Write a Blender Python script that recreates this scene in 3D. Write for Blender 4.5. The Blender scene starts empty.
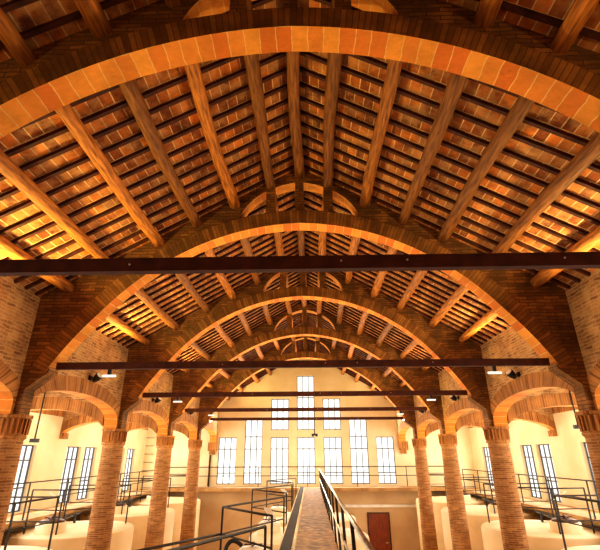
import bpy, bmesh, math, random
from mathutils import Matrix, Vector
random.seed(7)
PI = math.pi
scene = bpy.context.scene
COL = scene.collection

# ------------------------------------------------------------------ dimensions
EYE = (0.1505, 0.0, 4.8)
BAYS = [3.17, 7.17, 11.17, 15.17, 19.17]     # centre lines of the cross arches
YN, YF = -1.4, 23.2                          # back wall and far wall
XW = 4.60                                    # nave face of the arcade walls
XC = 4.68                                    # column centres
XO = 8.2                                     # outer walls
TH = 0.30                                    # arch thickness
DECK = 3.4
GAL = 3.3
def roof_z(x): return 10.10 - 0.58 * abs(x)
ORD = ['nearest', 'second', 'third', 'fourth', 'farthest']

# ------------------------------------------------------------------ materials
def lin(c):
    out = []
    for v in c:
        v /= 255.0
        out.append(v / 12.92 if v <= 0.04045 else ((v + 0.055) / 1.055) ** 2.4)
    return (out[0], out[1], out[2], 1.0)

def newmat(name, rough=0.85, metal=0.0):
    m = bpy.data.materials.new(name); m.use_nodes = True
    nt = m.node_tree
    b = nt.nodes['Principled BSDF']
    b.inputs['Roughness'].default_value = rough
    b.inputs['Metallic'].default_value = metal
    return m, nt, b

def noise_mat(name, c1, c2, scale=6.0, rough=0.85, metal=0.0, bump=0.15, detail=6, stretch=(1, 1, 1), c3=None, lo=0.35, hi=0.65):
    m, nt, b = newmat(name, rough, metal)
    tc = nt.nodes.new('ShaderNodeTexCoord')
    mp = nt.nodes.new('ShaderNodeMapping'); mp.inputs['Scale'].default_value = stretch
    nz = nt.nodes.new('ShaderNodeTexNoise'); nz.inputs['Scale'].default_value = scale; nz.inputs['Detail'].default_value = detail
    cr = nt.nodes.new('ShaderNodeValToRGB')
    cr.color_ramp.elements[0].position = lo; cr.color_ramp.elements[0].color = lin(c1)
    cr.color_ramp.elements[1].position = hi; cr.color_ramp.elements[1].color = lin(c2)
    if c3:
        e = cr.color_ramp.elements.new(min(0.97, hi + 0.14)); e.color = lin(c3)
    nt.links.new(tc.outputs['Object'], mp.inputs['Vector'])
    nt.links.new(mp.outputs['Vector'], nz.inputs['Vector'])
    nt.links.new(nz.outputs['Fac'], cr.inputs['Fac'])
    nt.links.new(cr.outputs['Color'], b.inputs['Base Color'])
    if bump:
        bp = nt.nodes.new('ShaderNodeBump'); bp.inputs['Strength'].default_value = bump; bp.inputs['Distance'].default_value = 0.03
        nt.links.new(nz.outputs['Fac'], bp.inputs['Height'])
        nt.links.new(bp.outputs['Normal'], b.inputs['Normal'])
    return m

def brick_mat(name, c1, c2, mortar, bw, rh, ms=0.008, offset=0.5, distort=0.0, dirt=(40, 22, 10), dirt_amt=0.5,
              rough=0.9, bump=0.5, patch=None, patch_amt=0.0, noise_scale=1.3):
    m, nt, b = newmat(name, rough)
    L = nt.links.new
    uv = nt.nodes.new('ShaderNodeUVMap')
    tc = nt.nodes.new('ShaderNodeTexCoord')
    br = nt.nodes.new('ShaderNodeTexBrick')
    br.offset = offset; br.offset_frequency = 2; br.squash = 1.0
    br.inputs['Color1'].default_value = lin(c1); br.inputs['Color2'].default_value = lin(c2)
    br.inputs['Mortar'].default_value = lin(mortar)
    br.inputs['Scale'].default_value = 1.0
    br.inputs['Mortar Size'].default_value = ms
    br.inputs['Mortar Smooth'].default_value = 0.3
    br.inputs['Brick Width'].default_value = bw
    br.inputs['Row Height'].default_value = rh
    vec = uv.outputs['UV']
    if distort:
        n0 = nt.nodes.new('ShaderNodeTexNoise'); n0.inputs['Scale'].default_value = 5.0; n0.inputs['Detail'].default_value = 3
        L(vec, n0.inputs['Vector'])
        sub = nt.nodes.new('ShaderNodeVectorMath'); sub.operation = 'SUBTRACT'; sub.inputs[1].default_value = (0.5, 0.5, 0.5)
        L(n0.outputs['Color'], sub.inputs[0])
        sc = nt.nodes.new('ShaderNodeVectorMath'); sc.operation = 'SCALE'; sc.inputs['Scale'].default_value = distort
        L(sub.outputs[0], sc.inputs[0])
        ad = nt.nodes.new('ShaderNodeVectorMath'); ad.operation = 'ADD'
        L(vec, ad.inputs[0]); L(sc.outputs[0], ad.inputs[1])
        vec = ad.outputs[0]
    L(vec, br.inputs['Vector'])
    n1 = nt.nodes.new('ShaderNodeTexNoise'); n1.inputs['Scale'].default_value = noise_scale; n1.inputs['Detail'].default_value = 8
    n1.inputs['Roughness'].default_value = 0.65
    L(tc.outputs['Object'], n1.inputs['Vector'])
    r1 = nt.nodes.new('ShaderNodeValToRGB')
    r1.color_ramp.elements[0].position = 0.40; r1.color_ramp.elements[0].color = (0, 0, 0, 1)
    r1.color_ramp.elements[1].position = 0.68; r1.color_ramp.elements[1].color = (dirt_amt,) * 3 + (1,)
    L(n1.outputs['Fac'], r1.inputs['Fac'])
    mx = nt.nodes.new('ShaderNodeMix'); mx.data_type = 'RGBA'
    L(r1.outputs['Color'], mx.inputs['Factor'])
    L(br.outputs['Color'], mx.inputs['A']); mx.inputs['B'].default_value = lin(dirt)
    col = mx.outputs['Result']
    if patch:
        n2 = nt.nodes.new('ShaderNodeTexNoise'); n2.inputs['Scale'].default_value = 3.1; n2.inputs['Detail'].default_value = 10
        n2.inputs['Roughness'].default_value = 0.7
        ofs = nt.nodes.new('ShaderNodeVectorMath'); ofs.operation = 'ADD'; ofs.inputs[1].default_value = (7.3, 2.1, 5.5)
        L(tc.outputs['Object'], ofs.inputs[0]); L(ofs.outputs[0], n2.inputs['Vector'])
        r2 = nt.nodes.new('ShaderNodeValToRGB')
        r2.color_ramp.elements[0].position = 0.45; r2.color_ramp.elements[0].color = (0, 0, 0, 1)
        r2.color_ramp.elements[1].position = 0.60; r2.color_ramp.elements[1].color = (patch_amt,) * 3 + (1,)
        L(n2.outputs['Fac'], r2.inputs['Fac'])
        m2 = nt.nodes.new('ShaderNodeMix'); m2.data_type = 'RGBA'
        L(r2.outputs['Color'], m2.inputs['Factor']); L(col, m2.inputs['A']); m2.inputs['B'].default_value = lin(patch)
        col = m2.outputs['Result']
    L(col, b.inputs['Base Color'])
    n3 = nt.nodes.new('ShaderNodeTexNoise'); n3.inputs['Scale'].default_value = 22; n3.inputs['Detail'].default_value = 5
    L(tc.outputs['Object'], n3.inputs['Vector'])
    mt = nt.nodes.new('ShaderNodeMath'); mt.operation = 'MULTIPLY_ADD'
    L(br.outputs['Fac'], mt.inputs[0]); mt.inputs[1].default_value = -0.6; L(n3.outputs['Fac'], mt.inputs[2])
    bp = nt.nodes.new('ShaderNodeBump'); bp.inputs['Strength'].default_value = bump; bp.inputs['Distance'].default_value = 0.02
    L(mt.outputs[0], bp.inputs['Height']); L(bp.outputs['Normal'], b.inputs['Normal'])
    return m

def emit_mat(name, c, s):
    m = bpy.data.materials.new(name); m.use_nodes = True
    nt = m.node_tree; nt.nodes.clear()
    e = nt.nodes.new('ShaderNodeEmission'); e.inputs['Color'].default_value = lin(c); e.inputs['Strength'].default_value = s
    o = nt.nodes.new('ShaderNodeOutputMaterial'); nt.links.new(e.outputs[0], o.inputs[0])
    return m

M = {}
M['column'] = brick_mat('column_brick', (204, 150, 94), (148, 96, 56), (206, 164, 112), 0.24, 0.042, 0.006, distort=0.025, dirt_amt=0.45, dirt=(80, 44, 22))
M['soldier'] = brick_mat('soldier_brick', (206, 142, 76), (150, 92, 44), (200, 156, 98), 0.062, 0.30, 0.007, offset=0.0, distort=0.02, dirt_amt=0.5, dirt=(70, 40, 18))
M['ring'] = brick_mat('arch_ring_brick', (196, 138, 72), (140, 92, 46), (120, 84, 44), 0.062, 0.30, 0.006, offset=0.0, distort=0.02, dirt_amt=0.7, dirt=(52, 34, 16), patch=(86, 70, 36), patch_amt=0.35)
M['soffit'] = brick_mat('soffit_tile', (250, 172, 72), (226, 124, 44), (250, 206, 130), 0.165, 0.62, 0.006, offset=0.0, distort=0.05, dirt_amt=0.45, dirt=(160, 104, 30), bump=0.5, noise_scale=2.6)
M['spandrel'] = brick_mat('spandrel_brick', (188, 130, 68), (128, 82, 42), (96, 66, 38), 0.28, 0.06, 0.007, distort=0.05, dirt_amt=0.7, dirt=(44, 28, 14), patch=(98, 74, 38), patch_amt=0.55)
M['rubble'] = brick_mat('rubble_wall', (216, 162, 100), (150, 98, 56), (216, 180, 130), 0.22, 0.058, 0.010, distort=0.08, dirt_amt=0.65, dirt=(104, 72, 38), patch=(222, 184, 128), patch_amt=0.5, bump=0.8)
M['tiles'] = brick_mat('roof_tiles', (240, 142, 56), (130, 64, 26), (250, 218, 164), 0.15, 0.285, 0.008, offset=0.37, distort=0.014, dirt_amt=0.9, dirt=(78, 36, 14), noise_scale=3.0, bump=0.35, patch=(214, 168, 110), patch_amt=0.5)
M['purlin'] = noise_mat('purlin_wood', (112, 62, 20), (206, 134, 54), 5, 0.7, bump=0.3, stretch=(6, 0.7, 6), lo=0.3, hi=0.7)
def vary(m, amt):
    nt = m.node_tree; b = nt.nodes['Principled BSDF']; l = b.inputs['Base Color'].links[0]; src = l.from_socket
    oi = nt.nodes.new('ShaderNodeObjectInfo'); mr = nt.nodes.new('ShaderNodeMapRange')
    mr.inputs['To Min'].default_value = 1 - amt; mr.inputs['To Max'].default_value = 1 + amt
    hs = nt.nodes.new('ShaderNodeHueSaturation'); nt.links.new(oi.outputs['Random'], mr.inputs['Value'])
    nt.links.new(mr.outputs[0], hs.inputs['Value']); nt.links.new(src, hs.inputs['Color']); nt.links.new(hs.outputs[0], b.inputs['Base Color'])
vary(M['purlin'], 0.45)
M['batten'] = noise_mat('batten_wood', (58, 26, 12), (92, 44, 20), 8, 0.8, bump=0.2)
M['steel'] = noise_mat('painted_steel', (66, 30, 18), (96, 46, 26), 7, 0.85, bump=0.05, lo=0.3, hi=0.7)
M['darksteel'] = noise_mat('dark_channel_steel', (26, 14, 14), (52, 28, 26), 5, 0.9, bump=0.05)
M['rail'] = noise_mat('rail_steel', (40, 34, 28), (58, 50, 42), 10, 0.6, metal=0.2, bump=0)
M['railbright'] = noise_mat('galvanised_handrail', (170, 166, 156), (215, 210, 200), 10, 0.35, metal=0.5, bump=0)
M['plaster'] = noise_mat('cream_plaster', (228, 212, 172), (240, 228, 194), 1.2, 0.9, bump=0.05)
M['plasterlow'] = noise_mat('beige_plaster', (206, 172, 130), (222, 192, 150), 1.0, 0.9, bump=0.05)
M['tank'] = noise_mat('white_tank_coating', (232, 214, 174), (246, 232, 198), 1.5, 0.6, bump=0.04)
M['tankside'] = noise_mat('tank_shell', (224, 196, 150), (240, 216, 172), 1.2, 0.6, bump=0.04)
M['floor'] = noise_mat('floor_screed', (150, 118, 78), (190, 154, 108), 1.5, 0.8, bump=0.1)
M['deck'] = noise_mat('walkway_deck', (92, 60, 30), (158, 112, 62), 3.0, 0.75, bump=0.4, detail=9, stretch=(2.4, 2.0, 1), c3=(206, 176, 130), lo=0.34, hi=0.62)
M['slab'] = noise_mat('gallery_slab', (150, 112, 66), (190, 150, 96), 3, 0.8, bump=0.1)
M['kerb'] = noise_mat('kerb_concrete', (214, 190, 148), (240, 222, 186), 3, 0.8, bump=0.15)
M['frame'] = noise_mat('window_steel', (70, 74, 84), (96, 98, 106), 6, 0.5, bump=0)
M['glass'] = emit_mat('daylight_glazing', (255, 252, 244), 1.35)
M['door'] = noise_mat('door_wood', (112, 48, 18), (150, 70, 28), 4, 0.6, bump=0.1, stretch=(8, 1, 1))
M['black'] = noise_mat('black_plastic', (16, 14, 14), (34, 30, 28), 8, 0.5, bump=0)
M['hatch'] = noise_mat('hatch_metal', (60, 34, 24), (108, 66, 42), 8, 0.45, metal=0.4, bump=0.05)
M['white'] = noise_mat('white_enamel', (236, 232, 220), (250, 248, 240), 5, 0.4, bump=0)
M['glow'] = emit_mat('lamp_glow', (255, 236, 220), 40)
M['tube'] = emit_mat('tube_glow', (255, 244, 220), 1.2)

# ------------------------------------------------------------------ mesh helper
class MB:
    def __init__(s):
        s.v = []; s.f = []; s.uv = []; s.mi = []; s.sm = []
    def face(s, pts, uv=None, mi=0, smooth=False):
        b = len(s.v); s.v.extend([tuple(p) for p in pts])
        s.f.append(tuple(range(b, b + len(pts)))); s.uv.append(uv); s.mi.append(mi); s.sm.append(smooth)
    def box(s, x0, y0, z0, x1, y1, z1, mi=0):
        P = [(x0, y0, z0), (x1, y0, z0), (x1, y1, z0), (x0, y1, z0), (x0, y0, z1), (x1, y0, z1), (x1, y1, z1), (x0, y1, z1)]
        for q in ((0, 3, 2, 1), (4, 5, 6, 7), (0, 1, 5, 4), (1, 2, 6, 5), (2, 3, 7, 6), (3, 0, 4, 7)):
            s.face([P[i] for i in q], mi=mi)
    def bar(s, a, b, w, h=None, mi=0):
        """square bar from a to b"""
        h = h or w
        a = Vector(a); b = Vector(b); d = (b - a).normalized()
        up = Vector((0, 0, 1)) if abs(d.z) < 0.95 else Vector((0, 1, 0))
        r = d.cross(up).normalized(); u = r.cross(d).normalized()
        c = [(-w / 2, -h / 2), (w / 2, -h / 2), (w / 2, h / 2), (-w / 2, h / 2)]
        A = [a + r * i + u * j for i, j in c]; B = [b + r * i + u * j for i, j in c]
        for i in range(4):
            j = (i + 1) % 4
            s.face([A[i], A[j], B[j], B[i]], mi=mi)
        s.face(A[::-1], mi=mi); s.face(B, mi=mi)
    def tube(s, pts, rad, n=8, mi=0, cap=True, smooth=True):
        pts = [Vector(p) for p in pts]
        rads = rad if isinstance(rad, (list, tuple)) else [rad] * len(pts)
        rings = []; lens = [0]
        for i in range(1, len(pts)): lens.append(lens[-1] + (pts[i] - pts[i - 1]).length)
        ref = None
        for i, p in enumerate(pts):
            d = (pts[min(i + 1, len(pts) - 1)] - pts[max(i - 1, 0)]).normalized()
            if ref is None: ref = Vector((0, 0, 1)) if abs(d.z) < 0.9 else Vector((1, 0, 0))
            r = d.cross(ref).normalized(); u = r.cross(d).normalized(); ref = u
            rings.append([p + (r * math.cos(2 * PI * k / n) + u * math.sin(2 * PI * k / n)) * rads[i] for k in range(n)])
        for i in range(len(rings) - 1):
            for k in range(n):
                l = (k + 1) % n
                u0 = k / n * 2 * PI * rads[0]; u1 = (k + 1) / n * 2 * PI * rads[0]
                s.face([rings[i][k], rings[i][l], rings[i + 1][l], rings[i + 1][k]],
                       uv=[(u0, lens[i]), (u1, lens[i]), (u1, lens[i + 1]), (u0, lens[i + 1])], mi=mi, smooth=smooth)
        if cap:
            s.face(rings[0][::-1], mi=mi); s.face(rings[-1], mi=mi)
    def lathe(s, prof, cx=0, cy=0, n=24, mi=0, smooth=True, rot=0):
        """prof: list of (r,z) from bottom to top"""
        R0 = max(r for r, z in prof)
        lens = [0]
        for i in range(1, len(prof)):
            lens.append(lens[-1] + math.hypot(prof[i][0] - prof[i - 1][0], prof[i][1] - prof[i - 1][1]))
        def P(r, z, k):
            a = 2 * PI * k / n + rot
            return (cx + r * math.cos(a), cy + r * math.sin(a), z)
        for i in range(len(prof) - 1):
            (r0, z0), (r1, z1) = prof[i], prof[i + 1]
            for k in range(n):
                u0 = 2 * PI * R0 * k / n; u1 = 2 * PI * R0 * (k + 1) / n
                if r0 < 1e-6 and r1 < 1e-6: continue
                if r0 < 1e-6:
                    s.face([P(0, z0, 0), P(r1, z1, k + 1), P(r1, z1, k)], mi=mi, smooth=smooth, uv=[(u0, lens[i]), (u1, lens[i + 1]), (u0, lens[i + 1])])
                elif r1 < 1e-6:
                    s.face([P(r0, z0, k), P(r0, z0, k + 1), P(0, z1, 0)], mi=mi, smooth=smooth, uv=[(u0, lens[i]), (u1, lens[i]), (u0, lens[i + 1])])
                else:
                    s.face([P(r0, z0, k), P(r0, z0, k + 1), P(r1, z1, k + 1), P(r1, z1, k)], mi=mi, smooth=smooth,
                           uv=[(u0, lens[i]), (u1, lens[i]), (u1, lens[i + 1]), (u0, lens[i + 1])])
    def strip(s, S, lo, hi, d0, d1, axis, mi=(0, 0, 0), uvring=None):
        """solid between curves lo and hi over samples S, thickness d0..d1.
        axis 'X': s->X depth->Y ; axis 'Y': s->Y depth->X.  lo, hi lists of (s,t) points."""
        def W(p, d):
            return (p[0], d, p[1]) if axis == 'X' else (d, p[0], p[1])
        n = len(lo); arc = [0]
        for i in range(1, n): arc.append(arc[-1] + math.hypot(lo[i][0] - lo[i - 1][0], lo[i][1] - lo[i - 1][1]))
        for i in range(n - 1):
            a, b, c, d = lo[i], lo[i + 1], hi[i + 1], hi[i]
            if uvring:
                ha = uvring
                uf = [(arc[i], 0.001), (arc[i + 1], 0.001), (arc[i + 1], ha), (arc[i], ha)]
            else: uf = [a, b, c, d]
            if math.hypot(b[0] - c[0], b[1] - c[1]) < 1e-5 and math.hypot(a[0] - d[0], a[1] - d[1]) < 1e-5: continue
            s.face([W(a, d0), W(b, d0), W(c, d0), W(d, d0)], uv=uf, mi=mi[0])
            s.face([W(a, d1), W(d, d1), W(c, d1), W(b, d1)], uv=[uf[0], uf[3], uf[2], uf[1]], mi=mi[0])
            T = abs(d1 - d0)
            s.face([W(a, d0), W(a, d1), W(b, d1), W(b, d0)], uv=[(arc[i], 0.005), (arc[i], T), (arc[i + 1], T), (arc[i + 1], 0.005)], mi=mi[1])
            s.face([W(d, d0), W(c, d0), W(c, d1), W(d, d1)], uv=[(arc[i], 0.005), (arc[i + 1], 0.005), (arc[i + 1], T), (arc[i], T)], mi=mi[2])
        for e in (0, n - 1):
            s.face([W(lo[e], d0), W(hi[e], d0), W(hi[e], d1), W(lo[e], d1)], mi=mi[2])
    def build(s, name, mats, parent=None, loc=None, weld=True, bevel=0):
        me = bpy.data.meshes.new(name)
        me.from_pydata(s.v, [], s.f)
        if not isinstance(mats, (list, tuple)): mats = [mats]
        for m in mats: me.materials.append(M[m] if isinstance(m, str) else m)
        uvl = me.uv_layers.new(name='UVMap')
        for p in me.polygons:
            p.material_index = s.mi[p.index]; p.use_smooth = s.sm[p.index]
            u = s.uv[p.index]
            if u is None:
                nrm = p.normal; ax = max(range(3), key=lambda i: abs(nrm[i]))
                for li, vi in zip(p.loop_indices, p.vertices):
                    co = me.vertices[vi].co
                    uvl.data[li].uv = (co.x, co.y) if ax == 2 else ((co.y, co.z) if ax == 0 else (co.x, co.z))
            else:
                for li, q in zip(p.loop_indices, u): uvl.data[li].uv = q
        if weld:
            bm = bmesh.new(); bm.from_mesh(me)
            bmesh.ops.remove_doubles(bm, verts=bm.verts, dist=1e-5)
            bmesh.ops.recalc_face_normals(bm, faces=bm.faces)
            if bevel:
                bmesh.ops.bevel(bm, geom=[e for e in bm.edges if e.is_manifold and e.calc_face_angle(0) > 0.7], offset=bevel, segments=1, affect='EDGES')
            bm.to_mesh(me); bm.free()
        o = bpy.data.objects.new(name, me); COL.objects.link(o)
        if parent: o.parent = parent
        if loc: o.location = loc
        return o

def tag(o, label, cat, group=None):
    o['label'] = label; o['category'] = cat
    if group: o['group'] = group
    return o
def thing(name, label, cat, loc=(0, 0, 0), rz=0, group=None):
    o = bpy.data.objects.new(name, None); COL.objects.link(o)
    o.empty_display_size = 0.2
    o.location = loc; o.rotation_euler = (0, 0, rz)
    return tag(o, label, cat, group)
def struct(o): o['kind'] = 'structure'; return o
def copy_tree(o, parent=None):
    c = o.copy(); COL.objects.link(c); c.parent = parent
    for ch in list(o.children): copy_tree(ch, c)
    return c

# ------------------------------------------------------------------ setting: floor, walls, ceilings
m = MB(); m.box(-XO - 0.3, YN - 0.3, -0.2, XO + 0.3, YF + 0.3, 0); struct(m.build('floor', 'floor'))

def holed_wall(name, axis, d0, d1, s0, s1, t0, t1, holes, mats, top=None, tsplit=None):
    """slab with rectangular holes. axis 'Y': runs along Y, thickness in X.  d0 is the inside face"""
    m = MB()
    S = sorted({s0, s1, *[h[0] for h in holes], *[h[1] for h in holes]})
    T = sorted({t0, t1, *[h[2] for h in holes], *[h[3] for h in holes], *(tsplit or [])})
    def W(s_, t_, d): return (d, s_, t_) if axis == 'Y' else (s_, d, t_)
    def inh(a, b): return any(h[0] <= a < h[1] and h[2] <= b < h[3] for h in holes)
    for i in range(len(S) - 1):
        for j in range(len(T) - 1):
            a, b, c, d = S[i], S[i + 1], T[j], T[j + 1]
            mi = 1 if (tsplit and c < tsplit[0] - 1e-6) else (2 if tsplit and len(tsplit) > 1 and c >= tsplit[1] - 1e-6 else 0)
            if inh(a, c): continue
            for dd in (d0, d1):
                m.face([W(a, c, dd), W(b, c, dd), W(b, d, dd), W(a, d, dd)], mi=mi)
            for (p, q, nb) in (((a, c), (b, c), (a, T[j - 1]) if j else None), ((a, d), (b, d), (a, d) if j + 1 < len(T) - 1 else None),
                               ((a, c), (a, d), (S[i - 1], c) if i else None), ((b, c), (b, d), (b, c) if i + 1 < len(S) - 1 else None)):
                if nb is None or inh(*nb):
                    m.face([W(p[0], p[1], d0), W(q[0], q[1], d0), W(q[0], q[1], d1), W(p[0], p[1], d1)], mi=mi)
    return struct(m.build(name, mats))

side_holes = []
for b in [-0.83] + BAYS:
    for o in (0.50, 1.75): side_holes.append((b + o, b + o + 0.96, 3.34, 5.12))
holed_wall('wall_left', 'Y', -XO, -XO - 0.3, YN, YF, 0, 6.34, side_holes, ['plaster', 'plasterlow', 'soldier'], tsplit=[3.1, 6.03])
holed_wall('wall_right', 'Y', XO, XO + 0.3, YN, YF, 0, 6.34, side_holes, ['plaster', 'plasterlow', 'soldier'], tsplit=[3.1, 6.03])
far_wins = [(-4.50, -3.58, 3.5, 5.65), (-3.18, -2.28, 3.5, 6.53), (-1.86, -0.94, 3.5, 5.65), (-1.86, -0.94, 6.0, 7.54),
            (-0.52, 0.39, 3.5, 5.65), (-0.52, 0.39, 6.0, 8.73), (0.83, 1.74, 3.5, 5.65), (0.83, 1.74, 6.0, 7.54),
            (2.15, 3.05, 3.5, 6.53), (3.47, 4.36, 3.5, 5.65)]
holed_wall('wall_far', 'X', YF, YF + 0.3, -XO - 0.3, XO + 0.3, 0, 10.3, far_wins, ['plaster', 'plasterlow'], tsplit=[3.3])
m = MB(); m.box(-XO - 0.3, YN - 0.3, 0, XO + 0.3, YN, 10.3); struct(m.build('wall_back', 'rubble'))

# nave ceiling: two sloped tiled planes; uv = (distance down the slope, Y)
cs = math.hypot(1, 0.55)
def slope_panel(m, x0, z0, x1, z1, y0, y1, th=0.06):
    L = math.hypot(x1 - x0, z1 - z0)
    for dz, fl in ((0, False), (th, True)):
        P = [(x0, y0, z0 + dz), (x1, y0, z1 + dz), (x1, y1, z1 + dz), (x0, y1, z0 + dz)]
        U = [(0, y0), (L, y0), (L, y1), (0, y1)]
        m.face(P, uv=U)
    m.face([(x1, y0, z1), (x1, y1, z1), (x1, y1, z1 + th), (x1, y0, z1 + th)])
for sx, nm in ((-1, 'ceiling'), (1, 'ceiling.001')):
    m = MB(); slope_panel(m, 0, roof_z(0), sx * 4.63, roof_z(4.63), YN - 0.1, YF + 0.1); struct(m.build('ceiling', 'tiles', weld=False))
for sx in (-1, 1):
    m = MB(); slope_panel(m, sx * 4.95, 7.28, sx * (XO + 0.3), 6.28, YN - 0.1, YF + 0.1); struct(m.build('ceiling', 'tiles', weld=False))

# ------------------------------------------------------------------ windows
win_n = 0
def window(axis, d, out, s0, s1, t0, t1, bars, side):
    global win_n
    win_n += 1
    m = MB(); g = MB(); fw = 0.035
    dd = d + out * 0.10
    def bx(mm, a, b, c, e, w0, w1):
        if axis == 'Y': mm.box(min(w0, w1), a, c, max(w0, w1), b, e)
        else: mm.box(a, min(w0, w1), c, b, max(w0, w1), e)
    w0, w1 = dd, dd + out * 0.04
    bx(m, s0, s0 + fw, t0, t1, w0, w1); bx(m, s1 - fw, s1, t0, t1, w0, w1)
    bx(m, s0 + fw, s1 - fw, t0, t0 + fw, w0, w1); bx(m, s0 + fw, s1 - fw, t1 - fw, t1, w0, w1)
    for k in (1, 2):
        c = s0 + (s1 - s0) * k / 3
        bx(m, c - 0.018, c + 0.018, t0 + fw, t1 - fw, w0, w1)
    for z in bars: bx(m, s0 + fw, s1 - fw, z - 0.02, z + 0.02, w0 + out * 0.002, w1 - out * 0.002)
    fr = struct(m.build('window_%d' % win_n, 'frame'))
    bx(g, s0 + 0.01, s1 - 0.01, t0 + 0.01, t1 - 0.01, dd + out * 0.05, dd + out * 0.06)
    g.build('pane', 'glass', fr)
for (a, b, c, d) in side_holes:
    window('Y', -XO, -1, a, b, c, d, [d - 0.42, c + 0.62], 'left')
    window('Y', XO, 1, a, b, c, d, [d - 0.42, c + 0.62], 'right')
for (a, b, c, d) in far_wins:
    bars = [5.1, 4.0] if c < 5 else [6.6]
    if c < 5 and d > 6: bars = [5.1, 5.68, 4.0]
    if d > 8: bars = [6.6, 7.6]
    window('X', YF, 1, a, b, c, d, bars, 'far')

# ------------------------------------------------------------------ cross arches (brick_arch > arch_ring, spandrel_wall)
RI, EX, ZC = 4.62, 0.12, 4.21
RT = 0.28
def intr(ph, r=RI):                        # ph angle from vertical, signed
    x = -math.copysign(EX, ph) + r * math.sin(ph) if ph else 0
    return x, ZC + r * math.cos(ph)
ph0 = math.asin(EX / RI)
ph1 = math.acos((6.08 - ZC) / RI)
N = 44
def arch_curve(r):
    L = []
    p0 = math.asin(EX / r)
    for i in range(-N, N + 1):
        t = p0 + (ph1 - p0) * abs(i) / N
        x = -EX + r * math.sin(t); z = ZC + r * math.cos(t)
        x += 0.10 * min(1, max(0, (7.1 - z) / 0.9))
        L.append((math.copysign(max(x, 0), i) if i else 0.0, z))
    return L
lo_c = arch_curve(RI); hi_c = arch_curve(RI + RT)
def z_ring_top(x):
    x = abs(x); v = (RI + RT) ** 2 - (x + EX) ** 2
    return ZC + math.sqrt(v) if v > 0 else 0
def make_arch(k, y):
    t = thing('brick_arch', {0: 'nearest brick cross arch, its bright soffit sweeping over the top of the picture',
                             1: 'second brick cross arch, resting on the outermost visible columns above the second tie beam',
                             2: 'third brick cross arch from the front, framing the smaller arches and far wall',
                             3: 'fourth brick cross arch, last but one before the far wall',
                             4: 'farthest brick cross arch, smallest, directly in front of the windowed far wall'}[k],
              'arch', (0, y, 0), 0, 'brick cross arches of the nave')
    m = MB()
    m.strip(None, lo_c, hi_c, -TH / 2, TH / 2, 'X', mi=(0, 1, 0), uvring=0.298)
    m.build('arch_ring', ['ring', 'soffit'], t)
    # wall between ring and roof with the small lunette opening
    w = MB(); d0, d1 = -TH / 2 + 0.012, TH / 2 - 0.012
    def rt(x): return roof_z(x) - 0.005
    def seg(x0, x1, f_lo, f_hi, n, ms=1):
        lo = []; hi = []
        for i in range(n + 1):
            x = x0 + (x1 - x0) * i / n
            lo.append((x, f_lo(x))); hi.append((x, f_hi(x)))
        w.strip(None, lo, hi, d0, d1, 'X', mi=(0, ms, 0))
    ow = 1.13
    def otop(x):
        x = abs(x); return max(z_ring_top(x) , 8.97 + 0.78 * math.sqrt(max(0, 1 - (x / ow) ** 2)) - 0.10 * x)
    def lowf(x):
        z = z_ring_top(x) - 0.02
        return max(z, 6.08)
    for s in (-1, 1):
        seg(s * (XW + 0.02), s * 4.49, lambda x: 5.42, rt, 2, 0)
        seg(s * 4.49, s * 4.16, lambda x: 6.08 - 0.26 * (abs(x) - 4.16) / 0.33, rt, 3, 0)
        seg(s * 4.16, s * ow, lowf, rt, 26)
        seg(s * ow, s * 0.64, otop, rt, 8)      # above outer lights
        seg(s * 0.64, s * 0.47, lowf, rt, 1)    # pier under the side purlin
        seg(s * 0.47, s * 0.08, otop, rt, 5)
        seg(s * 0.08, 0, lowf, rt, 1)
    w.build('spandrel_wall', ['spandrel', 'soffit'], t)
    return t
for k, y in enumerate(BAYS): make_arch(k, y)

# ------------------------------------------------------------------ columns
def make_column(name_label, x, y):
    t = thing('brick_column', name_label, 'column', (x, y, 0), 0, 'round brick columns')
    m = MB()
    m.lathe([(0, 0.35), (0.285, 0.35), (0.28, 1.2), (0.268, 2.6), (0.256, 3.8), (0.24, 5.07)], n=28)
    m.build('shaft', 'column', t)
    m = MB()
    m.lathe([(0, 5.05), (0.255, 5.05), (0.275, 5.07), (0.275, 5.10), (0.25, 5.11)], n=8, smooth=False, rot=PI / 8)
    m.lathe([(0.27, 5.355), (0.305, 5.37), (0.305, 5.42), (0, 5.42)], n=8, smooth=False, rot=PI / 8)
    m.lathe([(0, 5.10), (0.262, 5.10), (0.264, 5.12), (0.27, 5.37), (0, 5.37)], n=8, smooth=False, rot=PI / 8)
    # soldier bricks standing proud round the drum
    for j in range(24):
        a = 2 * PI * (j + 0.5) / 24
        f = 0.266 * math.cos(PI / 8) / math.cos(((a) % (PI / 4)) - PI / 8)
        rr = Vector((math.cos(a), math.sin(a), 0))
        m.bar(rr * (f + 0.004) + Vector((0, 0, 5.125)), rr * (f + 0.014) + Vector((0, 0, 5.355)), 0.05, 0.02)
    m.build('capital', 'soldier', t)
    m = MB(); m.box(-0.42, -0.42, 0, 0.42, 0.42, 0.25); m.lathe([(0.38, 0.25), (0.36, 0.33), (0.30, 0.36)], n=24)
    m.build('base', 'column', t)
    return t
for s, sn in ((-1, 'left'), (1, 'right')):
    for k, y in enumerate(BAYS):
        lab = 'round brick column of the %s row, %s, under the %s cross arch' % (sn, ['beside the camera', 'at the picture edge', 'first full one from the edge', 'lit golden, second full one', 'thinnest and farthest'][k], ORD[k])
        make_column(lab, s * XC, y)

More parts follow.
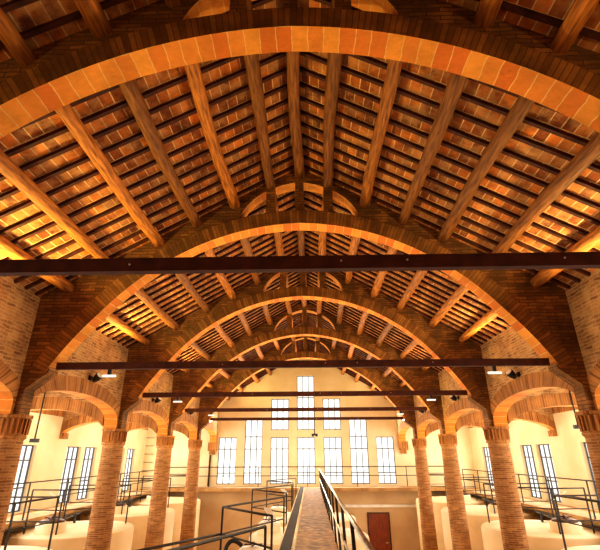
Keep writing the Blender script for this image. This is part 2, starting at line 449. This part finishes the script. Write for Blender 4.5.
# ------------------------------------------------------------------ arcade arches
AA, AB = 1.80, 0.41
def make_arcade(s, sn, y0, y1, kk, name):
    yc = (y0 + y1) / 2; half = (y1 - y0) / 2
    t = thing('arcade_arch', name, 'arch', (s * XW, yc, 0), 0, 'low arcade arches between columns')
    d0, d1 = 0.0, s * 0.30
    n = 28; lo = []; hi = []
    for i in range(n + 1):
        a = PI * (1 - i / n); u = math.cos(a); q = math.sqrt(max(0, 1 - abs(u) ** 2.1)) if 0 < i < n else 0
        lo.append((AA * u, 5.60 + AB * q))
        hi.append((max(-half, min(half, (AA + 0.30) * u)), 5.60 + (AB + 0.30) * q))
    lo = [(-AA, 5.42)] + lo + [(AA, 5.42)]; hi = [(-half, 5.42)] + hi + [(half, 5.42)]
    m = MB(); m.strip(None, lo, hi, d0 - s * 0.012, d1 + s * 0.012, 'Y', mi=(0, 1, 0), uvring=0.298)
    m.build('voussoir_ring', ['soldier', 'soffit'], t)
    w = MB(); lo2 = []; hi2 = []
    top = lambda x: roof_z(XW + 0.05)
    for i in range(41):
        yy = -half + 2 * half * i / 40
        q = 1 - abs(yy / (AA + 0.30)) ** 2.1
        z = 5.60 + (AB + 0.28) * math.sqrt(q) if q > 0 else 5.42
        lo2.append((yy, max(z, 5.42))); hi2.append((yy, roof_z(XW) - 0.005))
    w.strip(None, lo2, hi2, d0, d1, 'Y')
    w.build('wall_panel', 'rubble', t)
    return t
spans = [(YN + 0.01, BAYS[0])] + [(BAYS[i], BAYS[i + 1]) for i in range(4)] + [(BAYS[4], YF)]
SPN = ['bay beside the camera', 'bay between nearest and second cross arches', 'bay between second and third cross arches',
       'bay between third and fourth cross arches', 'bay between fourth and farthest cross arches', 'last bay against the far wall']
for s, sn in ((-1, 'left'), (1, 'right')):
    for k, (a, b) in enumerate(spans):
        make_arcade(s, sn, a, b, k, '%s brick arcade arch in the %s' % (sn, SPN[k]))

# aisle cross arches (segmental, springing from corbels on the outer wall)
def make_aisle_arch(s, sn, k, y):
    t = thing('aisle_arch', 'low brick arch crossing the %s aisle behind the %s cross arch, ending on a corbel' % (sn, ORD[k]), 'arch', (0, y, 0), 0, 'low arches across the aisles')
    x0, x1 = XW + 0.36, XO
    lo = []; mid = []; hi = []
    for i in range(21):
        u = i / 20; x = x0 + (x1 - x0) * u; q = 1 - (2 * u - 1) ** 2
        z = 5.48 + 0.42 * math.sqrt(max(0, q)) ** 1.3
        lo.append((s * x, z)); mid.append((s * x, min(z + 0.3, 6.33))); hi.append((s * x, 7.27 - (x - 4.95) * 0.2817))
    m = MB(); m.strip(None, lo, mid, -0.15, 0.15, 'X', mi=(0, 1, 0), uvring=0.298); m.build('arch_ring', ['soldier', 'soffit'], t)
    m = MB(); m.strip(None, mid, hi, -0.14, 0.14, 'X'); m.build('wall_panel', 'rubble', t)
    m = MB(); m.box(min(s * (XO - 0.14), s * XO), -0.15, 5.34, max(s * (XO - 0.14), s * XO), 0.15, 5.52)
    m.build('corbel', 'soldier', t)
for s, sn in ((-1, 'left'), (1, 'right')):
    for k, y in enumerate(BAYS): make_aisle_arch(s, sn, k, y)

# corbels and downpipes on the far wall where the arcades end
for s, sn in ((-1, 'left'), (1, 'right')):
    m = MB(); x = s * (XW + 0.19)
    m.box(x - 0.20, YF - 0.22, 5.02, x + 0.22, YF, 5.42); m.box(x - 0.14, YF - 0.14, 4.85, x + 0.14, YF, 5.02)
    tag(m.build('stone_corbel', 'soldier'), 'brick corbel on the far wall carrying the end of the %s arcade' % sn, 'corbel', 'arcade end corbels')
m = MB(); m.tube([(-4.87, YF - 0.06, 3.42), (-4.87, YF - 0.06, 4.84)], 0.045, 8)
tag(m.build('downpipe', 'hatch'), 'dark vertical pipe on the far wall below the left arcade corbel', 'pipe')

# ------------------------------------------------------------------ purlins (logs)
PX = [0, 0.55, 1.25, 1.95, 2.62, 3.42, 4.14]
def log_mesh(L, seed, r=0.095):
    rnd = random.Random(seed); n = 9
    pts = []; rads = []
    a, b = rnd.uniform(-.03, .03), rnd.uniform(-.02, .02); ph = rnd.uniform(0, 6)
    for i in range(n):
        u = i / (n - 1)
        pts.append((a * math.sin(PI * u) + 0.012 * math.sin(ph + 7 * u), (u - 0.5) * L, b * math.sin(PI * u)))
        rads.append(r * (1.08 - 0.14 * u + rnd.uniform(-.05, .05)))
    m = MB(); m.tube(pts, rads, 12)
    return m
lens_b = []
ypairs = [(YN, BAYS[0])] + [(BAYS[i], BAYS[i + 1]) for i in range(4)] + [(BAYS[4], YF)]
mesh_cache = {}
POS = ['ridge', 'first', 'second', 'third', 'fourth', 'fifth', 'lowest']
BN = ['bay over the camera', 'bay behind the nearest cross arch', 'bay behind the second cross arch', 'bay behind the third cross arch',
      'bay behind the fourth cross arch', 'bay behind the farthest cross arch']
for bi, (a, b) in enumerate(ypairs):
    a2 = a + (TH / 2 - 0.04 if bi else 0); b2 = b - (TH / 2 - 0.04 if bi < 5 else 0)
    L = b2 - a2
    for pi_, px in enumerate(PX):
        for s in ((-1, 1) if px else (1,)):
            v = (bi * 5 + pi_ * 3 + (s > 0) * 2) % 4; key = (round(L, 3), v)
            if key not in mesh_cache:
                o = log_mesh(L, 100 + v).build('roof_purlin', 'purlin'); mesh_cache[key] = o.data
            else:
                o = bpy.data.objects.new('roof_purlin', mesh_cache[key]); COL.objects.link(o)
            o.location = (s * px, (a2 + b2) / 2, roof_z(px) - 0.125 - (0.05 if not px else 0))
            if (bi + pi_) % 2: o.rotation_euler = (0, 0, PI)
            if px == 0: lab = 'ridge log under the roof peak in the %s' % BN[bi]
            else: lab = '%s round log from the ridge, %s slope, in the %s' % (POS[pi_], 'left' if s < 0 else 'right', BN[bi])
            tag(o, lab, 'log', 'round roof logs')

# ------------------------------------------------------------------ battens
bat = {}
for s in (-1, 1):
    m = MB()
    x0, x1 = 0.03 * s, 4.60 * s
    P0 = Vector((x0, 0, roof_z(x0) - 0.027)); P1 = Vector((x1, 0, roof_z(x1) - 0.027))
    m.bar(P0, P1, 0.05, 0.05)
    bat[s] = m
first = {}
for bi, (a, b) in enumerate(ypairs):
    a2 = a + (TH / 2 if bi else 0.0); b2 = b - (TH / 2 if bi < 5 else 0)
    n = 13 if bi else 15
    for s in (-1, 1):
        for i in range(n):
            y = a2 + (b2 - a2) * (i + 0.5) / n + random.uniform(-0.012, 0.012)
            if s not in first:
                o = bat[s].build('roof_batten', 'batten'); first[s] = o.data
            else:
                o = bpy.data.objects.new('roof_batten', first[s]); COL.objects.link(o)
            o.location = (0, y, 0)
            tag(o, 'dark thin batten under the tiles, %s slope, %s' % ('left' if s < 0 else 'right', BN[bi]), 'batten',
                'battens on the %s slope, %s' % ('left' if s < 0 else 'right', BN[bi]))

# ------------------------------------------------------------------ steel tie beams
ZT = 6.235
TIE = {0: 'nearest dark steel tie beam spanning the whole picture width', 1: 'second dark steel tie beam, tying the second cross arch',
       2: 'third dark steel tie beam, tying the third cross arch', 3: 'fourth dark steel tie beam in front of the upper windows',
       4: 'farthest dark steel tie beam, ending beside two glowing lamps'}
for k, y in enumerate(BAYS):
    t = thing('tie_beam', TIE[k], 'beam', (0, y, ZT - (0.03 if k == 1 else 0)), 0, 'steel tie beams')
    m = MB(); x = 4.115
    m.box(-x, -0.035, -0.058, x, 0.035, -0.048); m.box(-x, -0.035, 0.048, x, 0.035, 0.058); m.box(-x, -0.03, -0.048, x, -0.022, 0.048)
    m.build('web_and_flanges', 'steel', t)
    for bx_ in (-1.3, 0.42, 0.95, 2.2):
        m = MB(); m.lathe([(0, -0.01), (0.009, -0.01), (0.009, 0), (0, 0)], n=6)
        b_ = m.build('bolt', 'railbright', t); b_.location = (bx_, -0.03, 0.0 + 0.01 * (bx_ > 0)); b_.rotation_euler = (-PI / 2, 0, 0)

# ------------------------------------------------------------------ walkway
m = MB(); m.box(-0.12, YN, DECK - 0.16, 0.58, 22.2, DECK)
tag(m.build('walkway_deck', 'deck'), 'long narrow brown walkway deck running down the centre of the nave', 'walkway')
m = MB(); m.box(-0.36, YN, DECK - 0.22, -0.12, 20.6, DECK + 0.09)
tag(m.build('walkway_kerb', 'kerb'), 'pale kerb along the left edge of the central walkway', 'kerb')
m = MB(); z = DECK + 0.09
m.box(-0.31, YN, z, -0.16, 20.4, z + 0.012); m.box(-0.31, YN, z + 0.012, -0.30, 20.4, z + 0.06); m.box(-0.17, YN, z + 0.012, -0.16, 20.4, z + 0.06)
m.box(-0.31, YN, z + 0.06, -0.16, 20.4, z + 0.07)
tag(m.build('steel_channel', 'darksteel'), 'dark steel channel lying on the pale kerb left of the walkway', 'channel')

t = thing('walkway_handrail', 'pale metal handrail with posts along the right edge of the central walkway', 'handrail', (0.60, 0, DECK))
m = MB(); hz = 0.84
m.tube([(-0.07, YN + .1, hz), (-0.07, 20.9, hz)], 0.021, 8); m.build('top_rail', 'railbright', t)
m = MB(); m.tube([(-0.055, YN + .1, hz - 0.40), (-0.055, 20.9, hz - 0.40)], 0.015, 8); m.build('middle_rail', 'railbright', t)
yy = 0.6
while yy < 21:
    m = MB(); m.bar((0.0, yy, -0.12), (-0.02, yy, 0), 0.036); m.bar((-0.02, yy, 0), (-0.068, yy, hz - 0.015), 0.034); m.build('post', 'rail', t)
    yy += 1.35
# support frames under the walkway
yy = 4.8; k = 0
while yy < 22:
    m = MB()
    for xx in (-0.2, 0.5): m.bar((xx, yy, 0), (xx, yy, DECK - 0.16 if xx > 0 else DECK - 0.22), 0.1)
    m.bar((-0.25, yy, 3.1), (0.55, yy, 3.1), 0.08)
    tag(m.build('trestle', 'rail'), 'steel trestle carrying the central walkway, hidden between white tanks', 'support', 'walkway trestles')
    yy += 4.0

# galleries
for s, sn in ((-1, 'left'), (1, 'right')):
    m = MB(); m.box(min(s * 7.2, s * XO), YN, GAL - 0.10, max(s * 7.2, s * XO), YF, GAL)
    tag(m.build('side_gallery', 'slab'), 'narrow gallery slab along the %s outer wall under its windows' % sn, 'gallery')
m = MB(); m.box(-7.19, 22.2, DECK - 0.14, 7.19, YF - 0.005, DECK)
tag(m.build('cross_gallery', 'slab'), 'gallery slab along the foot of the far windowed wall', 'gallery')

def railing(name, label, pts, base, h, posts_every=2.0, mids=(0.45,), mat='rail', r=0.018):
    t = thing(name, label, 'railing', (pts[0][0], pts[0][1], base))
    o = Vector((pts[0][0], pts[0][1], 0)); P = [Vector((p[0], p[1], 0)) - o for p in pts]
    m = MB(); m.tube([p + Vector((0, 0, h)) for p in P], r, 6); m.build('top_rail', mat, t)
    for q in mids:
        m = MB(); m.tube([p + Vector((0, 0, h * q)) for p in P], r * 0.8, 6); m.build('middle_rail', mat, t)
    for i in range(len(P) - 1):
        d = P[i + 1] - P[i]; n = max(1, round(d.length / posts_every))
        for j in range(n + (1 if i == len(P) - 2 else 0)):
            q = P[i] + d * j / n
            m = MB(); m.bar(q, q + Vector((0, 0, h)), 0.03); m.build('post', mat, t)
    return t
railing('gallery_railing', 'dark metal railing along the left side gallery', [(-7.24, YN + 0.1), (-7.24, 22.1)], GAL, 0.87, 2.0, (0.5,))
railing('gallery_railing', 'dark metal railing along the right side gallery', [(7.24, YN + 0.1), (7.24, 22.1)], GAL, 0.87, 2.0, (0.5,))
railing('gallery_railing', 'dark metal railing in front of the far wall windows', [(-7.2, 22.95), (7.2, 22.95)], DECK, 0.88, 2.4, (0.55,), r=0.022)

# ------------------------------------------------------------------ tanks
def make_tank(label, x, y, R, ztop, neck, group, hatch=True, s=1):
    t = thing('wine_tank', label, 'tank', (x, y, 0), 0, group)
    m = MB(); m.lathe([(0, 0.0), (R, 0.0), (R, 0.05), (R, ztop - 0.07), (R - 0.02, ztop - 0.02)], n=56); m.build('shell', 'tankside', t)
    m = MB(); m.lathe([(R - 0.015, ztop - 0.03), (R - 0.06, ztop), (R - 0.5, ztop + 0.04), (0.3, ztop + 0.10), (0, ztop + 0.10)], n=56); m.build('top', 'tank', t)
    nx, ny = neck
    m = MB(); nh = ztop + 0.26
    m.lathe([(0.36, ztop + 0.0), (0.36, nh - 0.03), (0.33, nh), (0, nh)], cx=nx, cy=ny, n=28); m.build('neck', 'tank', t)
    if hatch:
        m = MB(); m.lathe([(0.30, nh), (0.31, nh + 0.02), (0.27, nh + 0.05), (0.08, nh + 0.08), (0, nh + 0.08)], cx=nx, cy=ny, n=24)
        lid = m.build('hatch_lid', 'hatch' if hatch == 1 else 'white', t)
        m = MB(); m.bar((nx - 0.2, ny, nh + 0.11), (nx + 0.2, ny, nh + 0.11), 0.03); m.bar((nx, ny - 0.2, nh + 0.11), (nx, ny + 0.2, nh + 0.11), 0.03)
        m.tube([(nx, ny, nh + 0.06), (nx, ny, nh + 0.16)], 0.025, 8)
        m.build('handle', 'hatch', lid)
    return t
TW = ['bay beside the camera', 'near bay', 'bay of the outermost visible column', 'bay behind the first full column', 'bay behind the second full column', 'last bay by the far wall']
for s, sn in ((-1, 'left'), (1, 'right')):
    for k, yc in enumerate((5.4, 9.4, 13.4, 17.4, 21.4)):
        make_tank('big round white tank in the %s aisle, %s' % (sn, TW[k + 1]), s * 6.42, yc, 1.6, 2.98, (s * 0.1, -0.95), 'tanks in the aisles', 1)
for k, yc in enumerate((6.8, 10.8, 14.8, 18.8)):
    make_tank('round pale tank under the central walkway, %s from the camera' % ['nearest', 'second', 'third', 'fourth'][k], 0.08, yc, 1.78, 2.62, (-1.22, 0.2), 'tanks under the walkway', 2)

# guard rails on tank tops
for s, sn in ((-1, 'left'), (1, 'right')):
    for k, yc in enumerate((5.4, 9.4, 13.4, 17.4, 21.4)):
        t = railing('tank_guard_rail', 'dark guard rail on top of the %s aisle tank, %s' % (sn, TW[k + 1]),
                    [(s * 7.1, yc - 1.1), (s * 6.2, yc - 1.25), (s * 5.35, yc - 0.55), (s * 5.25, yc + 0.75), (s * 7.1, yc + 0.75)], 2.98, 1.02, 9, (0.55,))
        t['group'] = 'guard rails on aisle tanks'
        o = Vector((s * 7.1, yc - 1.1, 2.98))
        m = MB(); m.bar(Vector((s * 6.2, yc - 1.25, 3.75)) - o, Vector((s * 6.55, yc - 1.28, 3.95)) - o, 0.05, 0.02); m.build('white_lever', 'white', t)
for k in range(4):
    y0 = 4.15 + 4 * k
    A, B, C = (-1.34, y0), (-0.41, y0 + 1.85), (-0.41, y0 - 1.18)
    t = railing('platform_guard_rail', 'angled dark guard rail left of the walkway, %s from the camera' % ['nearest', 'second', 'third', 'fourth'][k],
                [C, A, B], 2.72 , 1.28, 9, (0.69,), mat='rail')
    t['group'] = 'angled guard rails beside the walkway'
    o = Vector((C[0], C[1], 2.72))
    m = MB(); m.bar(Vector((C[0], C[1], 3.98)) - o, Vector((C[0] - 0.12, C[1] + 0.5, 4.05)) - o, 0.09, 0.02); m.build('white_lever', 'white', t)
m = MB(); m.tube([(-2.9, 5.8, 3.6), (-1.36, 8.18, 3.6)], 0.02, 6); m.bar((-2.9, 5.8, 0.0), (-2.9, 5.8, 3.6), 0.04)
tag(m.build('brace_bar', 'rail'), 'long dark bar slanting down to the left of the walkway guard rail', 'bar')
# hoses
def hose(pts, label):
    m = MB(); out = []
    P = [Vector(p) for p in pts]
    for i in range(len(P) - 1):
        p0 = P[max(i - 1, 0)]; p1 = P[i]; p2 = P[i + 1]; p3 = P[min(i + 2, len(P) - 1)]
        for j in range(6):
            u = j / 6
            out.append(0.5 * ((2 * p1) + (p2 - p0) * u + (2 * p0 - 5 * p1 + 4 * p2 - p3) * u * u + (3 * p1 - p0 - 3 * p2 + p3) * u ** 3))
    out.append(P[-1]); m.tube(out, 0.045, 8)
    return tag(m.build('rubber_hose', 'black'), label, 'hose')
hose([(-1.72, 10.7, 2.66), (-1.70, 10.75, 2.95), (-1.6, 10.8, 3.08), (-1.48, 10.85, 3.06), (-1.38, 10.9, 2.98)], 'black rubber hose arching onto the tank lid left of the walkway')

for s, sn in ((-1, 'left'), (1, 'right')):
    for yc in (13.4, 17.4):
        m = MB(); m.bar((s * 6.85, yc + 0.25, 3.17), (s * 6.45, yc + 0.2, 3.32), 0.34, 0.03); m.bar((s * 6.85, yc + 0.25, 3.0), (s * 6.85, yc + 0.25, 3.17), 0.05)
        m.bar((s * 6.5, yc + 0.2, 3.0), (s * 6.5, yc + 0.2, 3.28), 0.05)
        tag(m.build('tilted_cover_plate', 'black'), 'dark tilted cover plate on top of the %s aisle tank, %s' % (sn, 'nearer one' if yc < 15 else 'farther one'), 'plate', 'cover plates on aisle tanks')
# ------------------------------------------------------------------ far wall ledge, door, ladder
m = MB(); m.box(1.6, YF - 0.12, 2.5, 7.0, YF, 2.62)
o = m.build('trim_1', 'white'); struct(o)
t = struct(thing('door_1', '', '')); del t['label']; del t['category']; t.location = (3.33, YF, 0)
m = MB(); m.box(-0.46, -0.05, 0.02, 0.46, -0.003, 2.22)
for xx in (-0.23, 0.0, 0.23): m.box(xx - 0.006, -0.056, 0.05, xx + 0.006, -0.05, 2.2)
m.build('door_panel', 'door', t)
m = MB(); m.box(-0.53, -0.07, 0, -0.46, -0.003, 2.29); m.box(0.46, -0.07, 0, 0.53, -0.003, 2.29); m.box(-0.46, -0.07, 2.22, 0.46, -0.003, 2.29)
m.build('door_frame', 'hatch', t)
m = MB(); m.tube([(0.36, -0.1, 1.05), (0.36, -0.05, 1.05)], 0.02, 8); m.bar((0.24, -0.1, 1.05), (0.37, -0.1, 1.05), 0.02); m.build('door_handle', 'railbright', t)

t = thing('wall_ladder', 'staple rung ladder on the far wall in the left aisle corner', 'ladder', (-7.97, YF, 3.4))
for i in range(6):
    m = MB(); z = 0.35 + i * 0.38
    m.tube([(-0.2, -0.02, z), (-0.2, -0.14, z), (0.2, -0.14, z), (0.2, -0.02, z)], 0.014, 6, smooth=False); m.build('rung', 'rail', t)

# ------------------------------------------------------------------ light fittings
def spotlight(label, x, y, z, aim, group, lit=False, sc=1.0):
    t = thing('spotlight', label, 'lamp', (x, y, z), 0, group)
    s = 1 if x > 0 else -1
    m = MB(); m.box(-0.02, -0.04, -0.05, 0.02, 0.04, 0.05) ; m.bar((0, 0, 0), (-s * 0.10, 0, 0.0), 0.025)
    m.build('bracket', 'black', t)
    m = MB(); d = Vector(aim).normalized(); c = Vector((-s * 0.14, 0, 0.0))
    m.tube([c - d * 0.10, c - d * 0.02, c + d * 0.09], [0.045 * sc, 0.075 * sc, 0.085 * sc], 14)
    m.build('lamp_housing', 'black', t)
    m = MB(); m.tube([c + d * 0.088, c + d * 0.094], [0.07 * sc, 0.07 * sc], 14); m.build('lens', 'glow' if lit else 'white', t)
    return t
for s, sn in ((-1, 'left'), (1, 'right')):
    for k in (1, 2, 3):
        yb = BAYS[k] + 2.1
        spotlight('small black spotlight on the %s nave wall behind the %s cross arch' % (sn, ORD[k]), s * (XW - 0.02), yb, 6.36, (-s * 0.7, -0.3, 0.55), 'spotlights on the nave walls')
        # tube lamp under the tie beam
        t = thing('tube_lamp', 'small white tube lamp hanging from the %s end of the %s tie beam' % (sn, ORD[k]), 'lamp', (s * 3.20, BAYS[k], ZT - 0.058 - (0.03 if k == 1 else 0)), 0, 'tube lamps under the tie beams')
        m = MB(); m.bar((0, 0, -0.09), (0, 0, 0), 0.05); m.build('bracket', 'black', t)
        m = MB(); m.tube([(-0.11, 0, -0.11), (0.11, 0.0, -0.11)], 0.02, 10); m.build('tube', 'tube', t)
    spotlight('glowing lamp at the %s end of the farthest tie beam' % sn, s * (XW - 0.02), BAYS[4] + 1.2, 6.3, (-s * 0.8, -0.6, 0.1), 'glowing lamps by the far wall', True, 1.3)
# hanging rods
def hang(label, x, y, z0, z1, cat='lamp'):
    t = thing('hanging_lamp', label, cat, (x, y, z0))
    m = MB(); m.tube([(0, 0, 0), (0, 0, z1 - z0)], 0.018, 6); m.build('rod', 'rail', t)
    m = MB(); m.box(-0.10, -0.04, -0.05, -0.025, 0.04, 0.04); m.box(0.025, -0.04, -0.05, 0.10, 0.04, 0.04); m.box(-0.03, -0.03, -0.02, 0.03, 0.03, 0.04)
    m.build('lamp_head', 'black', t)
    return t
hang('small black twin device on a rod hanging from the fourth tie beam before the window', 0.30, BAYS[3], 5.42, ZT - 0.065)
hang('rod lamp hanging in the left aisle beside the picture edge', -6.5, 10.9, 5.16, 6.82)
hang('rod lamp hanging in the right aisle beside the picture edge', 6.55, 10.95, 5.40, 6.80)

# ------------------------------------------------------------------ lights
def area(name, loc, rot, sx, sy, power, col):
    l = bpy.data.lights.new(name, 'AREA'); l.shape = 'RECTANGLE'; l.size = sx; l.size_y = sy; l.energy = power; l.color = col
    o = bpy.data.objects.new(name, l); COL.objects.link(o); o.location = loc; o.rotation_euler = rot; return o
def point(name, loc, power, col, r=0.15):
    l = bpy.data.lights.new(name, 'POINT'); l.energy = power; l.color = col; l.shadow_soft_size = r
    o = bpy.data.objects.new(name, l); COL.objects.link(o); o.location = loc; return o
def spot(name, loc, target, power, col, ang=100, blend=0.8, r=0.1):
    l = bpy.data.lights.new(name, 'SPOT'); l.energy = power; l.color = col; l.spot_size = math.radians(ang); l.spot_blend = blend; l.shadow_soft_size = r
    o = bpy.data.objects.new(name, l); COL.objects.link(o); o.location = loc
    d = Vector(target) - Vector(loc); o.rotation_euler = d.to_track_quat('-Z', 'Y').to_euler(); return o
WARM = (1.0, 0.80, 0.48); GOLD = (1.0, 0.70, 0.30); AMBER = (1.0, 0.72, 0.24); DAY = (1.0, 0.95, 0.84)
area('window_daylight_left', (-XO + 0.1, 11.5, 4.3), (0, -PI / 2, 0), 1.8, 22, 520, DAY)
area('window_daylight_right', (XO - 0.1, 11.5, 4.3), (0, PI / 2, 0), 1.8, 22, 520, DAY)
area('window_daylight_far', (0, YF - 0.15, 5.2), (-PI / 2, 0, 0), 9, 3.2, 450, DAY)
for s in (-1, 1):
    for k, b in enumerate([-0.83] + BAYS):
        spot('uplight', (s * 4.25, b + 2.45, 6.45), (s * 2.2, b + 2.0, 9.0), 90 if k == 0 else 360 if s < 0 else 250, AMBER if s < 0 else GOLD, 130)
        point('aisle_lamp', (s * 6.4, b + 2.0, 5.6), 75, (1.0, 0.87, 0.64), 0.3)
for k, b in enumerate(BAYS):
    point('nave_fill', (0, b + 2.0, 4.9), 40 if k == 0 else 85, WARM, 0.4)  # soft fill added down the nave, no fitting hangs here
for s in (-1, 1):
    point('column_lamp', (s * 3.75, 14.9, 5.55), 22, AMBER, 0.08)
    point('low_fill', (s * 3.3, 20.6, 2.4), 45, (1.0, 0.84, 0.62), 0.3)  # added fill that brightens the lower far wall, not a real lamp
    point('low_fill', (s * 3.3, 14.0, 2.0), 25, (1.0, 0.84, 0.62), 0.3)  # weaker added fill at low level, nearer the camera
w = bpy.data.worlds.new('world'); scene.world = w; w.use_nodes = True
w.node_tree.nodes['Background'].inputs[0].default_value = (1, 0.9, 0.75, 1); w.node_tree.nodes['Background'].inputs[1].default_value = 0.6

# ------------------------------------------------------------------ camera
f_px, pit, yaw, rol = 427.232, 0.3993, 0.0206, 0.0048
c, s = math.cos(yaw), math.sin(yaw)
R0 = Vector((c, s, 0)); F0 = Vector((-s, c, 0)); Z = Vector((0, 0, 1))
F = F0 * math.cos(pit) + Z * math.sin(pit); U = -F0 * math.sin(pit) + Z * math.cos(pit)
cr_, sr_ = math.cos(rol), math.sin(rol)
Rr = R0 * cr_ - U * sr_; Uu = R0 * sr_ + U * cr_
cam = bpy.data.cameras.new('camera'); cam.sensor_width = 36; cam.sensor_fit = 'HORIZONTAL'; cam.lens = f_px / 600 * 36
cam.clip_start = 0.02
co = bpy.data.objects.new('camera', cam); COL.objects.link(co)
mw = Matrix.Identity(4)
for i in range(3):
    mw[i][0] = Rr[i]; mw[i][1] = Uu[i]; mw[i][2] = -F[i]; mw[i][3] = EYE[i]
co.matrix_world = mw
scene.camera = co
scene.view_settings.view_transform = 'Standard'
scene.view_settings.look = 'Medium High Contrast'
scene.view_settings.exposure = 0.0
scene.cycles.use_denoising = True
